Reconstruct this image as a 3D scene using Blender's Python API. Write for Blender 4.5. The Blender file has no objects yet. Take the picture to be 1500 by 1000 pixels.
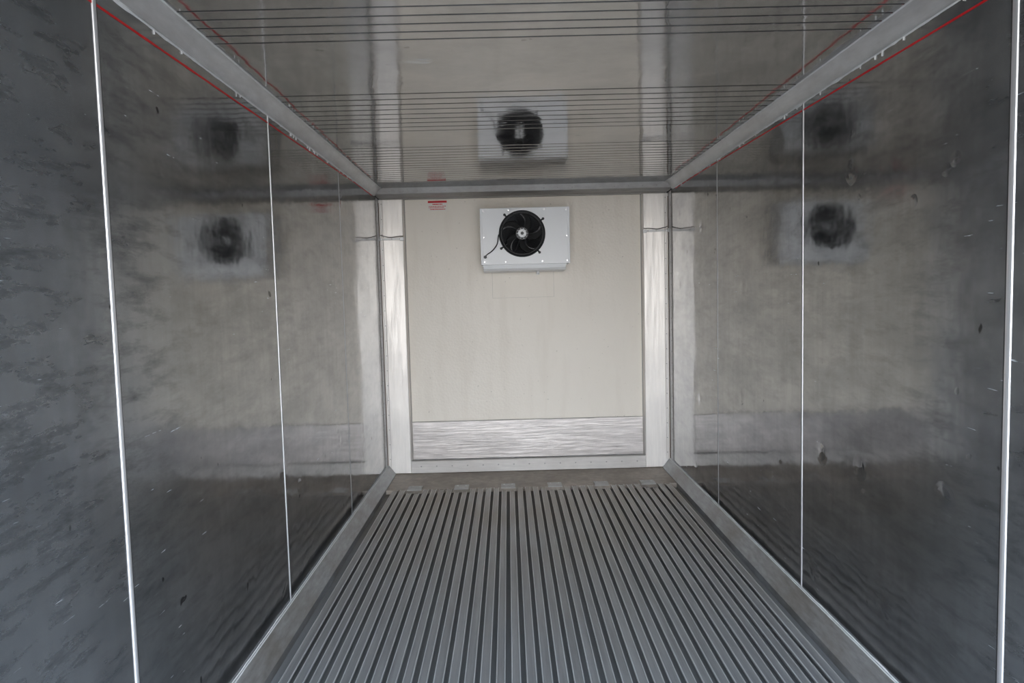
import bpy, bmesh, math, random
from mathutils import Vector, Matrix, noise
random.seed(7)
S=bpy.context.scene
W=1.145; Y0=-0.30; YB=5.37; ZC=2.26; ZT=2.203; ZB=0.072
col=S.collection

# ------------------------------------------------------------- helpers
def obj(name,verts,faces,mats,smooth=False,midx=None,parent=None):
    me=bpy.data.meshes.new(name); me.from_pydata([tuple(v) for v in verts],[],faces); me.update()
    for m in (mats if isinstance(mats,(list,tuple)) else [mats]): me.materials.append(m)
    if midx:
        for p,i in zip(me.polygons,midx): p.material_index=i
    bm=bmesh.new(); bm.from_mesh(me); bmesh.ops.recalc_face_normals(bm,faces=bm.faces); bm.to_mesh(me); bm.free()
    if smooth:
        for p in me.polygons: p.use_smooth=True
    o=bpy.data.objects.new(name,me); col.objects.link(o)
    if parent: o.parent=parent
    return o
class M:
    def __init__(s): s.v=[];s.f=[];s.i=[]
    def add(s,v,f,i=0):
        b=len(s.v); s.v+= [tuple(q) for q in v]; s.f+=[tuple(b+k for k in q) for q in f]; s.i+=[i]*len(f)
    def box(s,x0,x1,y0,y1,z0,z1,i=0):
        s.add([(x0,y0,z0),(x1,y0,z0),(x1,y1,z0),(x0,y1,z0),(x0,y0,z1),(x1,y0,z1),(x1,y1,z1),(x0,y1,z1)],
          [(0,3,2,1),(4,5,6,7),(0,1,5,4),(1,2,6,5),(2,3,7,6),(3,0,4,7)],i)
    def prism(s,prof,axis,a,b,i=0,ends=True):
        n=len(prof); v=[]
        for t in (a,b):
            for (p,q) in prof:
                v.append({'y':(p,t,q),'z':(p,q,t),'x':(t,p,q)}[axis])
        f=[(k,(k+1)%n,n+(k+1)%n,n+k) for k in range(n)]
        if ends: f+=[tuple(range(n)),tuple(range(2*n-1,n-1,-1))]
        s.add(v,f,i)
    def cyl(s,c,axis,r,h0,h1,n=24,i=0,r2=None):
        r2=r if r2 is None else r2; v=[]
        for h,rr in ((h0,r),(h1,r2)):
            for k in range(n):
                a=2*math.pi*k/n; u,w=rr*math.cos(a),rr*math.sin(a)
                v.append({'y':(c[0]+u,h,c[2]+w),'z':(c[0]+u,c[1]+w,h),'x':(h,c[1]+u,c[2]+w)}[axis])
        s.add(v,[(k,(k+1)%n,n+(k+1)%n,n+k) for k in range(n)]+[tuple(range(n)),tuple(range(2*n-1,n-1,-1))],i)
    def torus(s,c,R,r,n=64,m=6,i=0):
        v=[];f=[]
        for k in range(n):
            a=2*math.pi*k/n
            for j in range(m):
                b=2*math.pi*j/m; q=R+r*math.cos(b)
                v.append((c[0]+q*math.cos(a),c[1]+r*math.sin(b),c[2]+q*math.sin(a)))
        for k in range(n):
            for j in range(m):
                f.append((k*m+j,((k+1)%n)*m+j,((k+1)%n)*m+(j+1)%m,k*m+(j+1)%m))
        s.add(v,f,i)
    def tube(s,pts,r,m=8,i=0):
        v=[];f=[];P=[Vector(p) for p in pts]
        for k,p in enumerate(P):
            t=(P[min(k+1,len(P)-1)]-P[max(k-1,0)]).normalized()
            a=t.orthogonal().normalized() if k==0 else (a-t*a.dot(t)).normalized()
            b=t.cross(a)
            for j in range(m):
                an=2*math.pi*j/m; v.append(p+r*(a*math.cos(an)+b*math.sin(an)))
        for k in range(len(P)-1):
            for j in range(m): f.append((k*m+j,k*m+(j+1)%m,(k+1)*m+(j+1)%m,(k+1)*m+j))
        f+=[tuple(range(m)),tuple(range(len(P)*m-1,(len(P)-1)*m-1,-1))]
        s.add(v,f,i)
    def out(s,name,mats,smooth=False,parent=None,bevel=0,angle=30):
        o=obj(name,s.v,s.f,mats,False,s.i,parent)
        if bevel:
            b=o.modifiers.new('bevel','BEVEL'); b.width=bevel; b.segments=2; b.limit_method='ANGLE'; b.angle_limit=math.radians(40)
        if smooth:
            for p in o.data.polygons: p.use_smooth=True
            try:
                o.data.set_sharp_from_angle(angle=math.radians(angle))
            except Exception: pass
        return o

# ------------------------------------------------------------- materials
class Mat:
    def __init__(s,name):
        s.m=bpy.data.materials.new(name); s.m.use_nodes=True; s.t=s.m.node_tree; s.n=s.t.nodes
        s.b=s.n['Principled BSDF']; s.tc=s.n.new('ShaderNodeTexCoord')
    def link(s,a,b): s.t.links.new(a,b)
    def mapping(s,scale=(1,1,1),rot=(0,0,0),loc=(0,0,0)):
        m=s.n.new('ShaderNodeMapping'); m.inputs['Scale'].default_value=scale; m.inputs['Rotation'].default_value=rot; m.inputs['Location'].default_value=loc
        s.link(s.tc.outputs['Object'],m.inputs[0]); return m.outputs[0]
    def noise(s,sc,vec,det=4,rough=.55,dist=0):
        n=s.n.new('ShaderNodeTexNoise'); n.inputs['Scale'].default_value=sc; n.inputs['Detail'].default_value=det
        n.inputs['Roughness'].default_value=rough; n.inputs['Distortion'].default_value=dist
        s.link(vec,n.inputs['Vector']); return n.outputs['Fac']
    def ramp(s,fac,stops):
        r=s.n.new('ShaderNodeValToRGB'); e=r.color_ramp.elements
        while len(e)<len(stops): e.new(.5)
        for k,(p,c) in enumerate(stops):
            e[k].position=p; e[k].color=(c,c,c,1) if isinstance(c,(int,float)) else (*c,1)
        s.link(fac,r.inputs[0]); return r.outputs[0]
    def mix(s,fac,a,b,mode='MIX'):
        m=s.n.new('ShaderNodeMix'); m.data_type='RGBA'; m.blend_type=mode
        for k,x in ((0,fac),(6,a),(7,b)):
            if isinstance(x,(int,float)): m.inputs[k].default_value=x if k==0 else (x,x,x,1)
            elif isinstance(x,tuple): m.inputs[k].default_value=(*x,1)
            else: s.link(x,m.inputs[k])
        return m.outputs[2]
    def math(s,op,a,b=0.):
        m=s.n.new('ShaderNodeMath'); m.operation=op
        for k,x in ((0,a),(1,b)):
            if isinstance(x,(int,float)): m.inputs[k].default_value=x
            else: s.link(x,m.inputs[k])
        return m.outputs[0]
    def bump(s,h,dist,strength=1,prev=None):
        b=s.n.new('ShaderNodeBump'); b.inputs['Distance'].default_value=dist; b.inputs['Strength'].default_value=strength
        s.link(h,b.inputs['Height'])
        if prev: s.link(prev,b.inputs['Normal'])
        return b.outputs[0]
    def set(s,**k):
        for n,v in k.items():
            i=s.b.inputs[n.replace('_',' ')]
            if isinstance(v,(int,float)): i.default_value=v
            elif isinstance(v,tuple): i.default_value=(*v,1)
            else: s.link(v,i)
        return s.m
def simple(name,c,rough=.5,metal=0.,var=.12,sc=8,bump=0):
    a=Mat(name); v=a.mapping(); n=a.noise(sc,v)
    cc=a.mix(n,tuple(x*(1-var) for x in c),tuple(min(1,x*(1+var)) for x in c))
    k=dict(Base_Color=cc,Roughness=rough,Metallic=metal)
    if bump: k['Normal']=a.bump(a.noise(sc*6,v),bump)
    return a.set(**k)

def steel(name,seed=0,wall=True):
    a=Mat(name); L=(seed*3.1,seed*1.7,seed*.9)
    v=a.mapping(loc=L)
    big=a.noise(2.2,v,2,.4); mid=a.noise(8,v,2,.5)
    nb=a.bump(big,.003); nb=a.bump(mid,.0010 if wall else .0009,1,nb)
    # sparse dents at two sizes
    def dents(sc,gate_,r0,r1,dist,nb,off):
        vv=a.mapping(loc=(L[0]+off,L[1]+off*.7,L[2]+off*1.3))
        vo=a.n.new('ShaderNodeTexVoronoi'); vo.inputs['Scale'].default_value=sc; a.link(vv,vo.inputs['Vector'])
        cs=a.n.new('ShaderNodeSeparateColor'); a.link(vo.outputs['Color'],cs.inputs[0])
        gt=a.math('GREATER_THAN',cs.outputs[0],gate_)
        dd=a.math('ADD',vo.outputs['Distance'],a.math('MULTIPLY',a.noise(sc*3.4,vv,2),.10))
        d=a.ramp(dd,[(0.05,0.),(r0,.8),(r1,1.)]); d=a.math('MULTIPLY',a.math('SUBTRACT',1.,d),gt)
        return a.bump(d,dist,1,nb),d
    nb,d1=dents(2.8,.50,.14,.19,.0050 if wall else .0006,nb,0)
    nb,d2=dents(6.5,.62,.15,.22,.0030 if wall else .0004,nb,5)
    ss=a.mapping(scale=(1,.9,2.2),loc=L,rot=(.05,0,0)); sm=a.noise(2.6,ss,8,.70,.2)
    smear=a.ramp(sm,[(.36,0.),(.62,1.)])
    fs=a.mapping(scale=(1,1.7,7),loc=L,rot=(-.10,0,0)); fsn=a.noise(3.0,fs,7,.70,.12)
    fine=a.ramp(fsn,[(.46,0.),(.68,1.)])
    vs=a.mapping(scale=(1,7,.6),loc=L); vst=a.ramp(a.noise(3.2,vs,6,.7),[(.40,0.),(.68,1.)])
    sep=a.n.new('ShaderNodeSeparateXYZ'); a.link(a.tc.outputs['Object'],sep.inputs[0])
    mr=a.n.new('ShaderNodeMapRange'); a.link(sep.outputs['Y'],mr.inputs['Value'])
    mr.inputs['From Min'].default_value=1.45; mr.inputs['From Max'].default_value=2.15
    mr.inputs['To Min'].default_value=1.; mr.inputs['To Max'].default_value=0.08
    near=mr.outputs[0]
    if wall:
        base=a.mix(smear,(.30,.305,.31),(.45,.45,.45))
        base=a.mix(a.math('MULTIPLY',near,.6),base,(.30,.345,.39))  # bluish scattered skylight near the doors, painted into the base colour
        base=a.mix(a.math('MULTIPLY',vst,.28),base,(.22,.22,.22))
    else: base=a.mix(smear,(.38,.38,.38),(.47,.465,.46))
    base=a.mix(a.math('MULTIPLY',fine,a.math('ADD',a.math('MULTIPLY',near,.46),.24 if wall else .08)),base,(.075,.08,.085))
    s1=a.mapping(scale=(1,3,40),rot=(.75,0,0),loc=L); n1=a.ramp(a.noise(2.2,s1,3,.6,.2),[(.71,0.),(.75,1.)])
    s2=a.mapping(scale=(1,3,40),rot=(-.6,0,0),loc=(1,4,2)); n2=a.ramp(a.noise(2.2,s2,3,.6,.2),[(.72,0.),(.76,1.)])
    gate=a.ramp(a.noise(1.7,v,3),[(.48,0.),(.6,1.)])
    sc=a.math('MULTIPLY',a.math('MAXIMUM',n1,n2),gate)
    base=a.mix(a.math('MULTIPLY',sc,.8),base,(.85,.92,1.0))
    if wall: base=a.mix(a.math('MULTIPLY',d1,.35),base,(.10,.10,.10))
    ch=a.ramp(a.noise(14,a.mapping(scale=(1,1,.8),loc=L),2,.5),[(.755,0.),(.775,1.)])
    base=a.mix(a.math('MULTIPLY',ch,.9 if wall else .3),base,(.03,.03,.03))
    r=a.math('ADD',a.math('MULTIPLY',smear,.045),.055 if wall else .045)
    r=a.math('ADD',r,a.math('MULTIPLY',fine,a.math('ADD',a.math('MULTIPLY',near,.14),.05)))
    r=a.math('ADD',r,a.math('MULTIPLY',near,.14 if wall else .02))
    r=a.math('ADD',r,a.math('MULTIPLY',sc,.3))
    mt=a.math('SUBTRACT',.95,a.math('MULTIPLY',near,.17 if wall else .0))
    mt=a.math('SUBTRACT',mt,a.math('MULTIPLY',sc,.5))
    return a.set(Base_Color=base,Metallic=mt,Roughness=r,Normal=nb)
m_wl=steel('steel_sheet_left',1); m_wr=steel('steel_sheet_right',4); m_ce=steel('steel_sheet_ceiling',7,False)

def brushed(name,c,rough,scale,lo=.8,bump=.0004,dirt=0.,metal=1.):
    a=Mat(name); v=a.mapping(scale=scale); n=a.noise(6,v,5,.65); n2=a.noise(2.5,a.mapping(),4,.6)
    n=a.ramp(n,[(.3,0.),(.7,1.)])
    base=a.mix(n,tuple(x*lo for x in c),c)
    if dirt: base=a.mix(a.math('MULTIPLY',a.ramp(n2,[(.4,0.),(.65,1.)]),dirt),base,(.16,.13,.10))
    r=a.math('ADD',a.math('MULTIPLY',n,.15),rough-.07)
    nb=a.bump(a.noise(5,a.mapping(),2,.4),.004); nb=a.bump(n,bump,1,nb)
    return a.set(Base_Color=base,Metallic=metal,Roughness=r,Normal=nb)
m_post=brushed('brushed_aluminium_post',(.86,.82,.775),.40,(10,10,.7),.86,.0003,0,.38)
m_rail=brushed('bottom_rail_aluminium',(.66,.63,.60),.48,(1,1,10),.8,.0003,.15,.35)
m_kick=brushed('kick_plate_aluminium',(.66,.62,.60),.34,(.8,1,11),.55,.0006,.15,.55)
m_trim=brushed('trim_aluminium',(.66,.665,.67),.45,(4,1,4),.75,.0004,.15,.5)
m_head=brushed('header_aluminium',(.46,.45,.44),.5,(2,4,4),.75,.0004,.25,.4)
m_curb=brushed('curb_aluminium',(.40,.405,.41),.5,(8,1.5,8),.55,.0006,.5,.5)
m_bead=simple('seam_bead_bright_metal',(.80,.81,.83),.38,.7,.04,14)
m_beadmid=simple('seam_bead_mid_dimmed',(.66,.66,.67),.42,.7,.06,14)  # same bead metal, weaker light further in put into the colour
m_beadfar=simple('seam_bead_far_dimmed',(.36,.36,.36),.4,.7,.06,14)  # darkest copy of the bead metal, dimness of the far end painted in
m_seal=simple('silicone_sealant',(.70,.71,.71),.55,0,.22,22,.002)
m_red=simple('red_paint_line',(.62,.010,.016),.45,0,.2,14)
m_white=simple('white_painted_sheet',(.88,.885,.89),.32,0,.02,4)
m_black=simple('black_plastic',(.012,.012,.013),.42,0,.2,10)
m_blade=simple('black_fan_blade',(.018,.018,.02),.3,.2,.2,10)
m_screw=simple('zinc_screw',(.6,.6,.6),.35,1,.1,30)
m_rivet=simple('rivet_grey',(.35,.34,.33),.4,1,.2,30)
m_gask=simple('grey_gasket',(.36,.34,.31),.7,0,.2,12)
m_patch=simple('patch_edge_cream',(.56,.53,.46),.6,0,.2,12)
m_rust=simple('rusty_edge',(.22,.15,.11),.7,0,.4,25)
m_dark=simple('dark_recess',(.02,.02,.02),.8,0,.2,12)
m_shell=simple('outer_shell_paint',(.75,.76,.77),.6,0,.05,3)
m_tab=simple('drain_tab_galvanised',(.46,.45,.43),.5,.3,.25,30)

a=Mat('cream_panel_frp'); v=a.mapping()
n=a.noise(1.3,v,4,.6); st=a.noise(3,a.mapping(scale=(3,1,.5)),5,.6)
c=a.mix(n,(.855,.785,.685),(.91,.85,.755)); c=a.mix(a.math('MULTIPLY',a.ramp(st,[(.5,0.),(.8,1.)]),.28),c,(.68,.60,.49))
sp=a.ramp(a.noise(40,v,2,.5),[(.73,0.),(.77,1.)]); c=a.mix(a.math('MULTIPLY',sp,.35),c,(.3,.26,.2))
vo=a.n.new('ShaderNodeTexVoronoi'); vo.inputs['Scale'].default_value=55; a.link(v,vo.inputs['Vector'])
nb=a.bump(vo.outputs['Distance'],.0012,.8); nb=a.bump(a.noise(3,v,2),.01,1,nb)
m_cream=a.set(Base_Color=c,Roughness=.42,Normal=nb)

def floor_mat(name,c1,c2,dirtc,rough,metal=.6):
    a=Mat(name); sep=a.n.new('ShaderNodeSeparateXYZ'); a.link(a.tc.outputs['Object'],sep.inputs[0])
    mr=a.n.new('ShaderNodeMapRange'); a.link(sep.outputs['Y'],mr.inputs['Value'])
    mr.inputs['From Min'].default_value=2.2; mr.inputs['From Max'].default_value=5.0; mr.inputs['To Min'].default_value=.15; mr.inputs['To Max'].default_value=1.0
    v=a.mapping(scale=(17.3,.8,1)); n=a.noise(1.6,v,5,.65); n2=a.noise(2.2,a.mapping(),5,.65)
    base=a.mix(a.ramp(n,[(.3,0.),(.7,1.)]),c1,c2)
    d=a.math('MULTIPLY',mr.outputs[0],a.ramp(n2,[(.28,.45),(.62,1.)]))
    base=a.mix(d,base,dirtc)
    r=a.math('ADD',a.math('MULTIPLY',n2,.25),rough)
    return a.set(Base_Color=base,Roughness=r,Metallic=a.math('SUBTRACT',metal,a.math('MULTIPLY',d,metal*.7)),Normal=a.bump(a.noise(30,a.mapping(scale=(1,.3,1))),.0012))
m_tbar=floor_mat('tbar_aluminium',(.25,.265,.28),(.42,.44,.455),(.36,.315,.26),.40,.55)
m_tedge=floor_mat('tbar_lighter_edges',(.60,.625,.65),(.73,.76,.78),(.54,.48,.415),.36,.5)  # lighter colour for the raised T-bar edge lips
m_pan=floor_mat('floor_pan_dirty',(.18,.195,.205),(.27,.285,.30),(.20,.17,.14),.6,.1)
m_sill=brushed('dirty_sill_plate',(.50,.43,.36),.55,(3,3,1),.6,.001,.45,.15)

# ------------------------------------------------------------- shell
def wall(name,s,mat):
    g=M(); x0,x1=sorted((s*W,s*(W+.07)))
    g.box(x0,x1,Y0,YB+.1,-.12,ZC+.12)
    return g.out(name,[mat])
wall('wall_left',-1,m_wl); wall('wall_right',1,m_wr)

# ceiling sheet with groups of transverse ribs pressed into it
g=M(); g.box(-W,W,Y0,YB+.1,ZC+.012,ZC+.12,1)
ribs=[]
for a0,a1,nr in ((1.15,1.35,4),(2.02,2.27,5),(2.85,3.47,9),(3.84,4.95,16)):
    for k in range(nr): ribs.append(a0+(a1-a0)*k/(nr-1))
pr=[(Y0,ZC)]
for y in ribs:
    pr+=[(y-.0055,ZC),(y-.0035,ZC-.0011),(y-.0012,ZC-.0017),(y+.0012,ZC-.0017),(y+.0035,ZC-.0011),(y+.0055,ZC)]
pr+=[(YB,ZC)]
n=len(pr); g.add([(-W,p,q) for p,q in pr]+[(W,p,q) for p,q in pr],[(k,k+1,n+k+1,n+k) for k in range(n-1)],0)
g.out('ceiling',[m_ce,m_shell])

# back wall: cream insulated panel, framed
PX0,PX1=-.945,.935
g=M(); g.box(-W,W,YB+.03,YB+.1,-.12,ZC+.012,1)
g.box(PX0,PX1,YB+.015,YB+.03,.40,2.205,0)
g.box(-.26,.23,YB+.0138,YB+.0155,1.40,1.61,0)
for x0,x1,z0,z1 in ((PX0-.004,PX0+.004,.1,2.2),(PX1-.004,PX1+.004,.1,2.2),(PX0,PX1,2.196,2.205)):
    g.box(x0,x1,YB+.0135,YB+.03,z0,z1,2)
for x0,x1,z0,z1 in ((-.262,-.260,1.398,1.612),(.23,.232,1.398,1.612),(-.262,.232,1.3985,1.40)):
    g.box(x0,x1,YB+.0135,YB+.03,z0,z1,3)
g.out('wall_back',[m_cream,m_shell,m_gask,m_patch])

# kick plate, bottom rail with rivets
g=M(); g.box(PX0+.004,PX1-.004,YB+.004,YB+.013,.104,.412)
g.box(PX0+.004,PX1-.004,YB+.003,YB+.013,.408,.414,1)
g.out('kick_plate',[m_kick,m_gask],bevel=.002)
g=M(); g.box(PX0-.01,PX1+.01,YB-.030,YB+.013,0.0,.10,0)
for k in range(15): g.cyl((PX0+.07+k*.125,0,.055),'y',.006,YB-.030,YB-.034,10,1)
g.box(PX0-.005,PX1+.005,YB-.032,YB-.028,.095,.101,2)
g.out('trim_1',[m_rail,m_rivet,m_gask],bevel=.0015)

# corner posts
for s,inner in ((-1,PX0),(1,PX1)):
    g=M(); w=s*(W-.001)
    pf=[(w,YB-.031),(w-s*.012,YB-.031),(w-s*.018,YB-.027),(w-s*.026,YB-.027),(w-s*.032,YB-.031),(inner+s*.014,YB-.031),(inner+s*.010,YB-.028),(inner+s*.003,YB-.012),(inner+s*.003,YB+.013),(w,YB+.013)]
    g.prism(pf,'z',0.002,2.192,0)
    for k in range(18): g.cyl((w-s*.022,0,.12+k*.12),'y',.004,YB-.026,YB-.030,8,1)
    g.box(*sorted((w-s*.0005,w-s*.005)),YB-.033,YB-.030,0.02,2.17,2)
    g.out('corner_post',[m_post,m_rivet,m_rust],bevel=.003,smooth=True)
for t,s in ((2,-1),(3,1)):
    g=M(); x0,x1=sorted((s*W,s*(W-.003)))
    g.box(x0,x1,5.235,5.315,ZB,ZT-.004,0)
    for k in range(24): g.cyl((0,5.25,.15+k*.088),'x',.004,s*(W-.003),s*(W-.006),8,1)
    g.box(*sorted((s*(W-.001),s*(W-.003))),5.229,5.235,ZB,ZT-.004,2)
    g.out('trim_%d'%t,[m_trim,m_rivet,m_gask],bevel=.001)

# header over the end wall
g=M(); g.prism([(YB+.02,2.203),(5.25,2.203),(5.20,2.215),(5.185,ZC),(YB+.02,ZC)],'x',-W+.005,W-.005,0)
g.box(-W+.02,W-.02,YB-.02,YB+.005,2.193,2.204,1)
for k in range(20): g.cyl((-1.03+k*.108,0,2.232),'y',.0045,5.196,5.190,8,2)
g.out('trim_4',[m_head,m_gask,m_rivet],bevel=.002)

# ceiling cove mouldings + sealant
def ribbon(g,s,ys,f_lo,f_hi,x_in,idx):
    v=[];f=[]
    for k,y in enumerate(ys):
        a_,b_=f_lo(y),f_hi(y); mid=(a_+b_)/2
        v+=[(s*W,y,a_),(s*(W-x_in),y,mid),(s*(W-.001),y,b_)]
    for k in range(len(ys)-1):
        f+=[(k*3,k*3+1,k*3+4,k*3+3),(k*3+1,k*3+2,k*3+5,k*3+4)]
    g.add(v,f,idx)
for t,s in ((5,-1),(6,1)):
    g=M()
    pf=[(s*W,ZT),(s*(W-.006),ZT),(s*(W-.010),ZT+.012),(s*(W-.040),ZC-.012),(s*(W-.055),ZC-.005),(s*(W-.058),ZC),(s*W,ZC)]
    g.prism(pf,'y',Y0,5.2,0)
    ys=[Y0+k*.02 for k in range(275)]
    nz=lambda y,q: noise.noise(Vector((y*9,q,s*2)))*.6+noise.noise(Vector((y*31,q+3,s)))*.4
    ribbon(g,s,ys,lambda y:ZT-.003-.012*max(0,nz(y,0))-.005*abs(nz(y*3,5)),lambda y:ZT+.012+.006*nz(y,8),.0075,1)
    pts=[(s*(W-.058-.003*nz(y,4)),y,ZC-.002) for y in ys]; g.tube(pts,.0035,6,1)
    for k in range(30):
        y=random.uniform(.8,5.0); L=random.uniform(.006,.016)
        g.tube([(s*(W-.001),y,ZT-.002),(s*(W-.002),y+.001,ZT-.004-L*.5),(s*(W-.001),y+.002,ZT-.004-L)],random.uniform(.0012,.003),6,1)
    g.out('trim_%d'%t,[m_trim,m_seal],smooth=True,angle=35)

# curbs (scuff strips) along floor
for t,s in ((7,-1),(8,1)):
    g=M()
    pf=[(s*W,-.05),(s*W,ZB),(s*(W-.010),ZB),(s*(W-.016),ZB-.006),(s*(W-.060),.008),(s*(W-.066),.003),(s*(W-.066),-.05)]
    g.prism(pf,'y',Y0,YB-.04,0)
    ys=[Y0+k*.02 for k in range(282)]
    nz=lambda y,q: noise.noise(Vector((y*9,q,s*2)))*.6+noise.noise(Vector((y*31,q+3,s)))*.4
    ribbon(g,s,ys,lambda y:ZB-.001,lambda y:ZB+.006+.008*max(0,nz(y,1)),.004,1)
    pts=[(s*(W-.008-.002*nz(y,3)),y,ZB+.0005) for y in ys]; g.tube(pts,.0030,6,1)
    g.out('trim_%d'%t,[m_curb,m_seal],smooth=True,angle=35)

# wall seam beads
t=9
for s in (-1,1):
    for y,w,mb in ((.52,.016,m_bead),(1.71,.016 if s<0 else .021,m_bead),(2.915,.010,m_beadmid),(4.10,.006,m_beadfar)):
        g=M(); h=w/2
        d_=.0045 if w>.012 else (.003 if w>.008 else .002)
        pf=[(s*W,y-h),(s*(W-d_*.6),y-h*.85),(s*(W-d_),y-h*.45),(s*(W-d_),y+h*.45),(s*(W-d_*.6),y+h*.85),(s*W,y+h)]
        g.prism(pf,'z',ZB,ZT,0)
        g.box(*sorted((s*W,s*(W-.0012))),y+h,y+h+.004,ZB,ZT,1)
        g.out('trim_%d'%t,[mb,m_dark],smooth=True,angle=25); t+=1

# red load limit lines
for s in (-1,1):
    v=[];f=[];ys=[Y0+k*.05 for k in range(109)]
    for y in ys:
        z=min(2.132+.0135*y,2.193)+.0008*noise.noise(Vector((y*3,s,0)))
        h=.0032+.0012*noise.noise(Vector((y*12,s,4)))
        v+=[(s*(W-.0012),y,z-h),(s*(W-.0012),y,z+h),(s*(W-.0002),y,z+h),(s*(W-.0002),y,z-h)]
    for k in range(len(ys)-1):
        for j in range(4): f.append((4*k+j,4*k+(j+1)%4,4*k+4+(j+1)%4,4*k+4+j))
    obj('load_limit_line',v,f,[m_red])

# ------------------------------------------------------------- floor
g=M()
g.box(-W,W,Y0,YB+.03,-.12,-.034,1)
YE=4.87; pan=.346; pitch=pan/6
X=W-.067
edges=[]
for p_ in range(-3,4):
    for k in range(6):
        edges.append((p_*pan+(k-2.5)*pitch,k))
for x,k in sorted(edges):
    if abs(x)>X-.016: continue
    hw=.0195 if k not in (0,5) else .0178
    tilt=random.uniform(-.0006,.0006)
    dz=random.uniform(-.0008,.0008)
    ye=YE-(.085 if k in (0,5) else 0.0)+random.uniform(-.004,.004)
    pf=[(x-.003,-.034),(x-.003,-.012),(x-hw,-.007),(x-hw,-.001),(x-hw+.0012,dz+.0012),(x-hw+.0045,dz+.0012),(x-hw+.0068,dz-.0022),
        (x+hw-.0068,dz-.0022+tilt),(x+hw-.0045,dz+.0012),(x+hw-.0012,dz+.0012),(x+hw,-.001),(x+hw,-.007),(x+.003,-.012),(x+.003,-.034)]
    b=len(g.f); g.prism(pf,'y',Y0,ye,0)
    for q in (3,4,8,9): g.i[b+q]=3
g.box(-W,W,YE+.012,YB+.02,-.055,-.004,2)
g.box(-W+.07,W-.07,YE+.008,YE+.014,-.02,-.001,2)
g.out('floor',[m_tbar,m_pan,m_sill,m_tedge])
for k in range(6):
    x=(k-2.5)*pan
    g=M()
    z=-.004
    g.prism([(YE-.030,.0025),(YE-.030,.006),(YE+.02,.012),(YE+.085,.006),(YE+.085,z),(YE+.02,.0035)],'x',x-.052,x+.052,0)
    for q in (-.03,.03): g.cyl((x+q,YE+.045,0),'z',.006,.004,.013,10,1)
    g.out('floor_clip',[m_tab,m_screw],bevel=.001)

# ------------------------------------------------------------- evaporator fan unit
E=bpy.data.objects.new('evaporator_fan_unit',None); col.objects.link(E); E.location=(0,YB+.012,1.86)
def part(g,name,mats,**k):
    g.v=[(x-E.location.x,y-E.location.y,z-E.location.z) for x,y,z in g.v]
    return g.out(name,mats,parent=E,**k)
X0,X1,Z0,Z1,YF,YK=-.333,.338,1.652,2.078,5.12,YB+.0128
cx,cz,R=-.020,1.882,.170
g=M(); N=96
def sq(a):
    dx,dz=math.cos(a),math.sin(a); ts=[]
    if dx>1e-9: ts.append((X1-cx)/dx)
    if dx<-1e-9: ts.append((X0-cx)/dx)
    if dz>1e-9: ts.append((Z1-cz)/dz)
    if dz<-1e-9: ts.append((Z0-cz)/dz)
    t_=min(ts); return (cx+dx*t_,cz+dz*t_)
angs=sorted([2*math.pi*k/N for k in range(N)]+[math.atan2(zz-cz,xx-cx)%(2*math.pi) for xx in (X0,X1) for zz in (Z0,Z1)])
n=len(angs); v=[]
for a_ in angs: v.append((cx+R*math.cos(a_),YF,cz+R*math.sin(a_)))
for a_ in angs: q=sq(a_); v.append((q[0],YF,q[1]))
for a_ in angs: q=sq(a_); v.append((q[0],YK,q[1]))
for a_ in angs: v.append((cx+R*math.cos(a_),YF+.07,cz+R*math.sin(a_)))
f=[]
for k in range(n):
    j=(k+1)%n
    f+=[(k,j,n+j,n+k),(n+k,n+j,2*n+j,2*n+k),(k,j,3*n+j,3*n+k)]
f.append(tuple(range(2*n,3*n)))
g.add(v,f,0)
g.box(X0-.004,X0+.012,YF-.002,YF+.03,Z0,Z1,0); g.box(X1-.012,X1+.004,YF-.002,YF+.03,Z0,Z1,0)
part(g,'housing',[m_white],bevel=.002)
g=M(); g.cyl((cx,0,cz),'y',R,YF+.068,YF+.075,48,0); 
part(g,'fan_well',[m_dark])
g=M(); g.prism([(YF+.006,Z0),(YF+.012,Z0-.030),(YF+.03,Z0-.046),(YK,Z0-.052),(YK,Z0)],'x',X0+.012,X1-.028,0)
g.box(X0+.006,X1-.022,YF+.000,YF+.008,Z0-.012,Z0-.001,0)
g.cyl((.10,YF+.15,0),'z',.012,Z0-.075,Z0-.045,16,0)
part(g,'drip_tray',[m_white],bevel=.002)
g=M()
for x,z in ((X0+.022,Z1-.022),(X1-.02,Z1-.022),(X0+.022,Z0+.022),(X1-.02,Z0+.022),(X0+.022,1.86),(X1-.02,1.86),(-.12,Z1-.018),(.15,Z1-.018),(.13,Z0+.02),(-.15,Z0+.02)):
    g.cyl((x,0,z),'y',.0055,YF-.0005,YF-.004,12,0)
part(g,'screws',[m_screw])
g=M(); g.torus((cx,YF-.004,cz),R-.001,.008,80,8); g.torus((cx,YF-.010,cz),R-.012,.004,80,6)
for k in range(4):
    a_=math.radians(38+90*k+ (4 if k%2 else -4)); d=Vector((math.cos(a_),0,math.sin(a_))); c=Vector((cx,YF-.006,cz))
    g.tube([c+d*(R-.03),c+d*(R+.012),c+d*(R+.026)],.0065,8)
    p=c+d*(R+.024); g.cyl((p.x,0,p.z),'y',.010,YF-.010,YF,12)
part(g,'mounting_ring',[m_black],smooth=True)
g=M()
for k in range(11):
    r=.052+k*.0108; dome=.030*(1-(r/R)**2)
    g.torus((cx,YF-.012-dome,cz),r,.0013,64,5)
for k in range(8):
    a_=math.radians(22.5+45*k); pts=[]
    for q in range(9):
        r=.045+(R-.045)*q/8; pts.append((cx+r*math.cos(a_),YF-.013-.030*(1-(r/R)**2),cz+r*math.sin(a_)))
    g.tube(pts,.0019,6)
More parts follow.
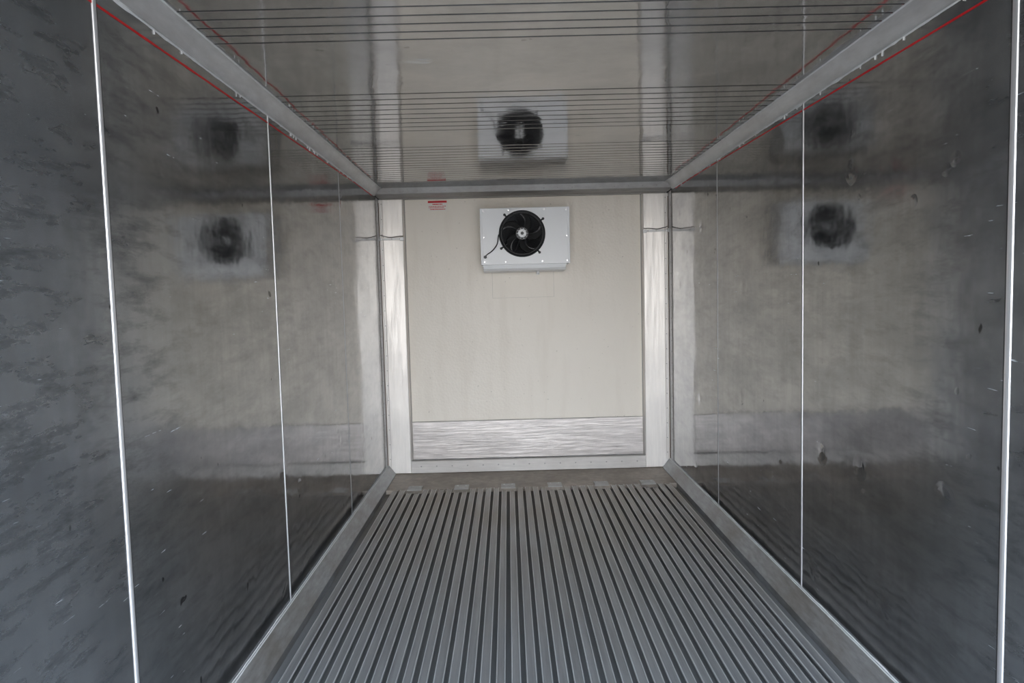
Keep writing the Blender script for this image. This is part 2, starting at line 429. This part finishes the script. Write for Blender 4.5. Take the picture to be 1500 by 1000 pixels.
part(g,'wire_guard',[m_black],smooth=True)
g=M()
for k in range(5):
    b0=2*math.pi*k/5+.3; v=[];f=[];nr,na=10,6
    for i_ in range(nr+1):
        u=i_/nr; r=.045+(R-.014-.045)*u; sweep=.55*u*u; wdt=.40+.34*u
        for j in range(na+1):
            w_=j/na; an=b0+sweep+wdt*(w_-.5)*1.35
            y=YF+.012+.032*(w_-.5)*2*(1-.35*u)+.006*math.sin(math.pi*w_)
            v.append((cx+r*math.cos(an),y,cz+r*math.sin(an)))
    for i_ in range(nr):
        for j in range(na):
            q=i_*(na+1)+j; f.append((q,q+1,q+na+2,q+na+1))
    g.add(v,f,0)
o=part(g,'fan_blades',[m_blade],smooth=True,angle=80); sm_=o.modifiers.new('solid','SOLIDIFY'); sm_.thickness=.003
g=M(); g.cyl((cx,0,cz),'y',.050,YF+.03,YF-.022,40,0,.047); g.cyl((cx,0,cz),'y',.034,YF-.020,YF-.044,32,1,.030)
g.cyl((cx,0,cz),'y',.012,YF-.043,YF-.048,20,0)
for k in range(10):
    a_=2*math.pi*k/10
    g.tube([(cx+math.cos(a_)*.024,YF-.044,cz+math.sin(a_)*.024),(cx+math.cos(a_)*.042,YF-.026,cz+math.sin(a_)*.042)],.0032,6,1)
part(g,'motor_hub',[m_black,m_white],smooth=True)
g=M(); P=[(-.192,YF-.010,1.885),(-.200,YF-.014,1.868),(-.203,YF-.014,1.84),(-.212,YF-.012,1.805),(-.235,YF-.010,1.772),(-.262,YF-.008,1.748),(-.286,YF-.006,1.733),(-.302,YF-.004,1.718),(-.306,YF+.002,1.708)]
def cr(P,m=8):
    Q=[];P=[Vector(p) for p in P];P=[P[0]*2-P[1]]+P+[P[-1]*2-P[-2]]
    for i_ in range(1,len(P)-2):
        for k in range(m):
            t_=k/m; a_,b_,c_,d_=P[i_-1:i_+3]
            Q.append(.5*((2*b_)+(c_-a_)*t_+(2*a_-5*b_+4*c_-d_)*t_*t_+(3*b_-a_-3*c_+d_)*t_**3))
    return Q+[P[-2]]
g.tube(cr(P),.0042,8); g.cyl((-.304,0,1.712),'y',.012,YF,YF-.012,16)
g.tube([(-.192,YF-.010,1.885),(-.188,YF-.012,1.905),(-.175,YF-.010,1.915)],.0042,8)
part(g,'power_cable',[m_black],smooth=True)

# ------------------------------------------------------------- warning label
g=M(); yl=YB+.0148
g.box(-.757,-.607,yl-.0006,yl,2.103,2.182,0)
g.box(-.757,-.607,yl-.0012,yl-.0005,2.166,2.182,1)
def row(x0,x1,z,h):
    x=x0
    while x<x1:
        w=random.uniform(.004,.014); g.box(x,min(x+w,x1),yl-.0012,yl-.0005,z,z+h,1); x+=w+.003
row(-.72,-.64,2.150,.009); row(-.75,-.615,2.136,.005); row(-.75,-.63,2.126,.005); row(-.74,-.62,2.112,.007)
m_lab=simple('label_film',(.84,.79,.72),.4,0,.03,5)
g.out('warning_label',[m_lab,m_red])

# ------------------------------------------------------------- retaining brackets on the posts
for s,inner in ((-1,PX0),(1,PX1)):
    g=M(); w=s*W; z=1.885 if s<0 else 1.90
    xa,xb=sorted((w-s*.004,inner+s*.02)); y=YB-.040
    g.box(xa,xb,y-.005,y+.006,z-.008,z+.008,0)
    g.box(*sorted((w-s*.004,w-s*.010)),y-.05,y+.006,z-.015,z+.015,0)
    g.box(*sorted((inner+s*.005,inner+s*.035)),y-.006,y+.006,z-.016,z+.012,0)
    for q in (.03,.10,.165): g.cyl((w-s*q,0,z),'y',.006,y-.005,y-.010,10,1)
    pts=[(w-s*.012,y-.012,z+.03),(w-s*.04,y-.014,z+.022),(w-s*.09,y-.012,z+.012),(w-s*.15,y-.012,z+.018),(inner+s*.01,y-.004,z+.020)]
    g.tube(cr(pts),.003,8,2)
    g.out('retaining_bracket',[m_trim,m_rivet,m_dark],bevel=.001)

# ------------------------------------------------------------- light: overcast sky through the open doors
w=bpy.data.worlds.new('overcast_sky'); S.world=w; w.use_nodes=True; nt=w.node_tree; bg=nt.nodes['Background']
tc=nt.nodes.new('ShaderNodeTexCoord'); sep=nt.nodes.new('ShaderNodeSeparateXYZ'); nt.links.new(tc.outputs['Generated'],sep.inputs[0])
r=nt.nodes.new('ShaderNodeValToRGB'); mr=nt.nodes.new('ShaderNodeMapRange'); mr.inputs['From Min'].default_value=-1; nt.links.new(sep.outputs['Z'],mr.inputs['Value'])
nt.links.new(mr.outputs[0],r.inputs[0]); nt.links.new(r.outputs[0],bg.inputs[0])
e=r.color_ramp.elements; e[0].position=.0; e[0].color=(.16,.16,.165,1); e[1].position=1; e[1].color=(.64,.85,1.15,1)
for p_,c_ in ((.47,(.30,.29,.28)),(.51,(1.01,.99,.97)),(.62,(.90,.99,1.11))):
    q=e.new(p_); q.color=(*c_,1)
bg.inputs[1].default_value=10.2
S.view_settings.view_transform='Standard'; S.view_settings.look='None'; S.view_settings.exposure=0

# ------------------------------------------------------------- camera
yaw,pitch,roll=.0044,.0665,-.0251
fwd=Vector((math.sin(yaw)*math.cos(pitch),math.cos(yaw)*math.cos(pitch),-math.sin(pitch)))
right=Vector((math.cos(yaw),-math.sin(yaw),0)); up=right.cross(fwd)
rr=right*math.cos(roll)+up*math.sin(roll); uu=-right*math.sin(roll)+up*math.cos(roll)
cd=bpy.data.cameras.new('camera'); co=bpy.data.objects.new('camera',cd); col.objects.link(co)
cd.sensor_width=36; cd.lens=979.9*36/1500; cd.clip_start=.02
mt=Matrix((rr,uu,-fwd)).transposed().to_4x4(); mt.translation=Vector((-.1395,0,1.4054)); co.matrix_world=mt
S.camera=co
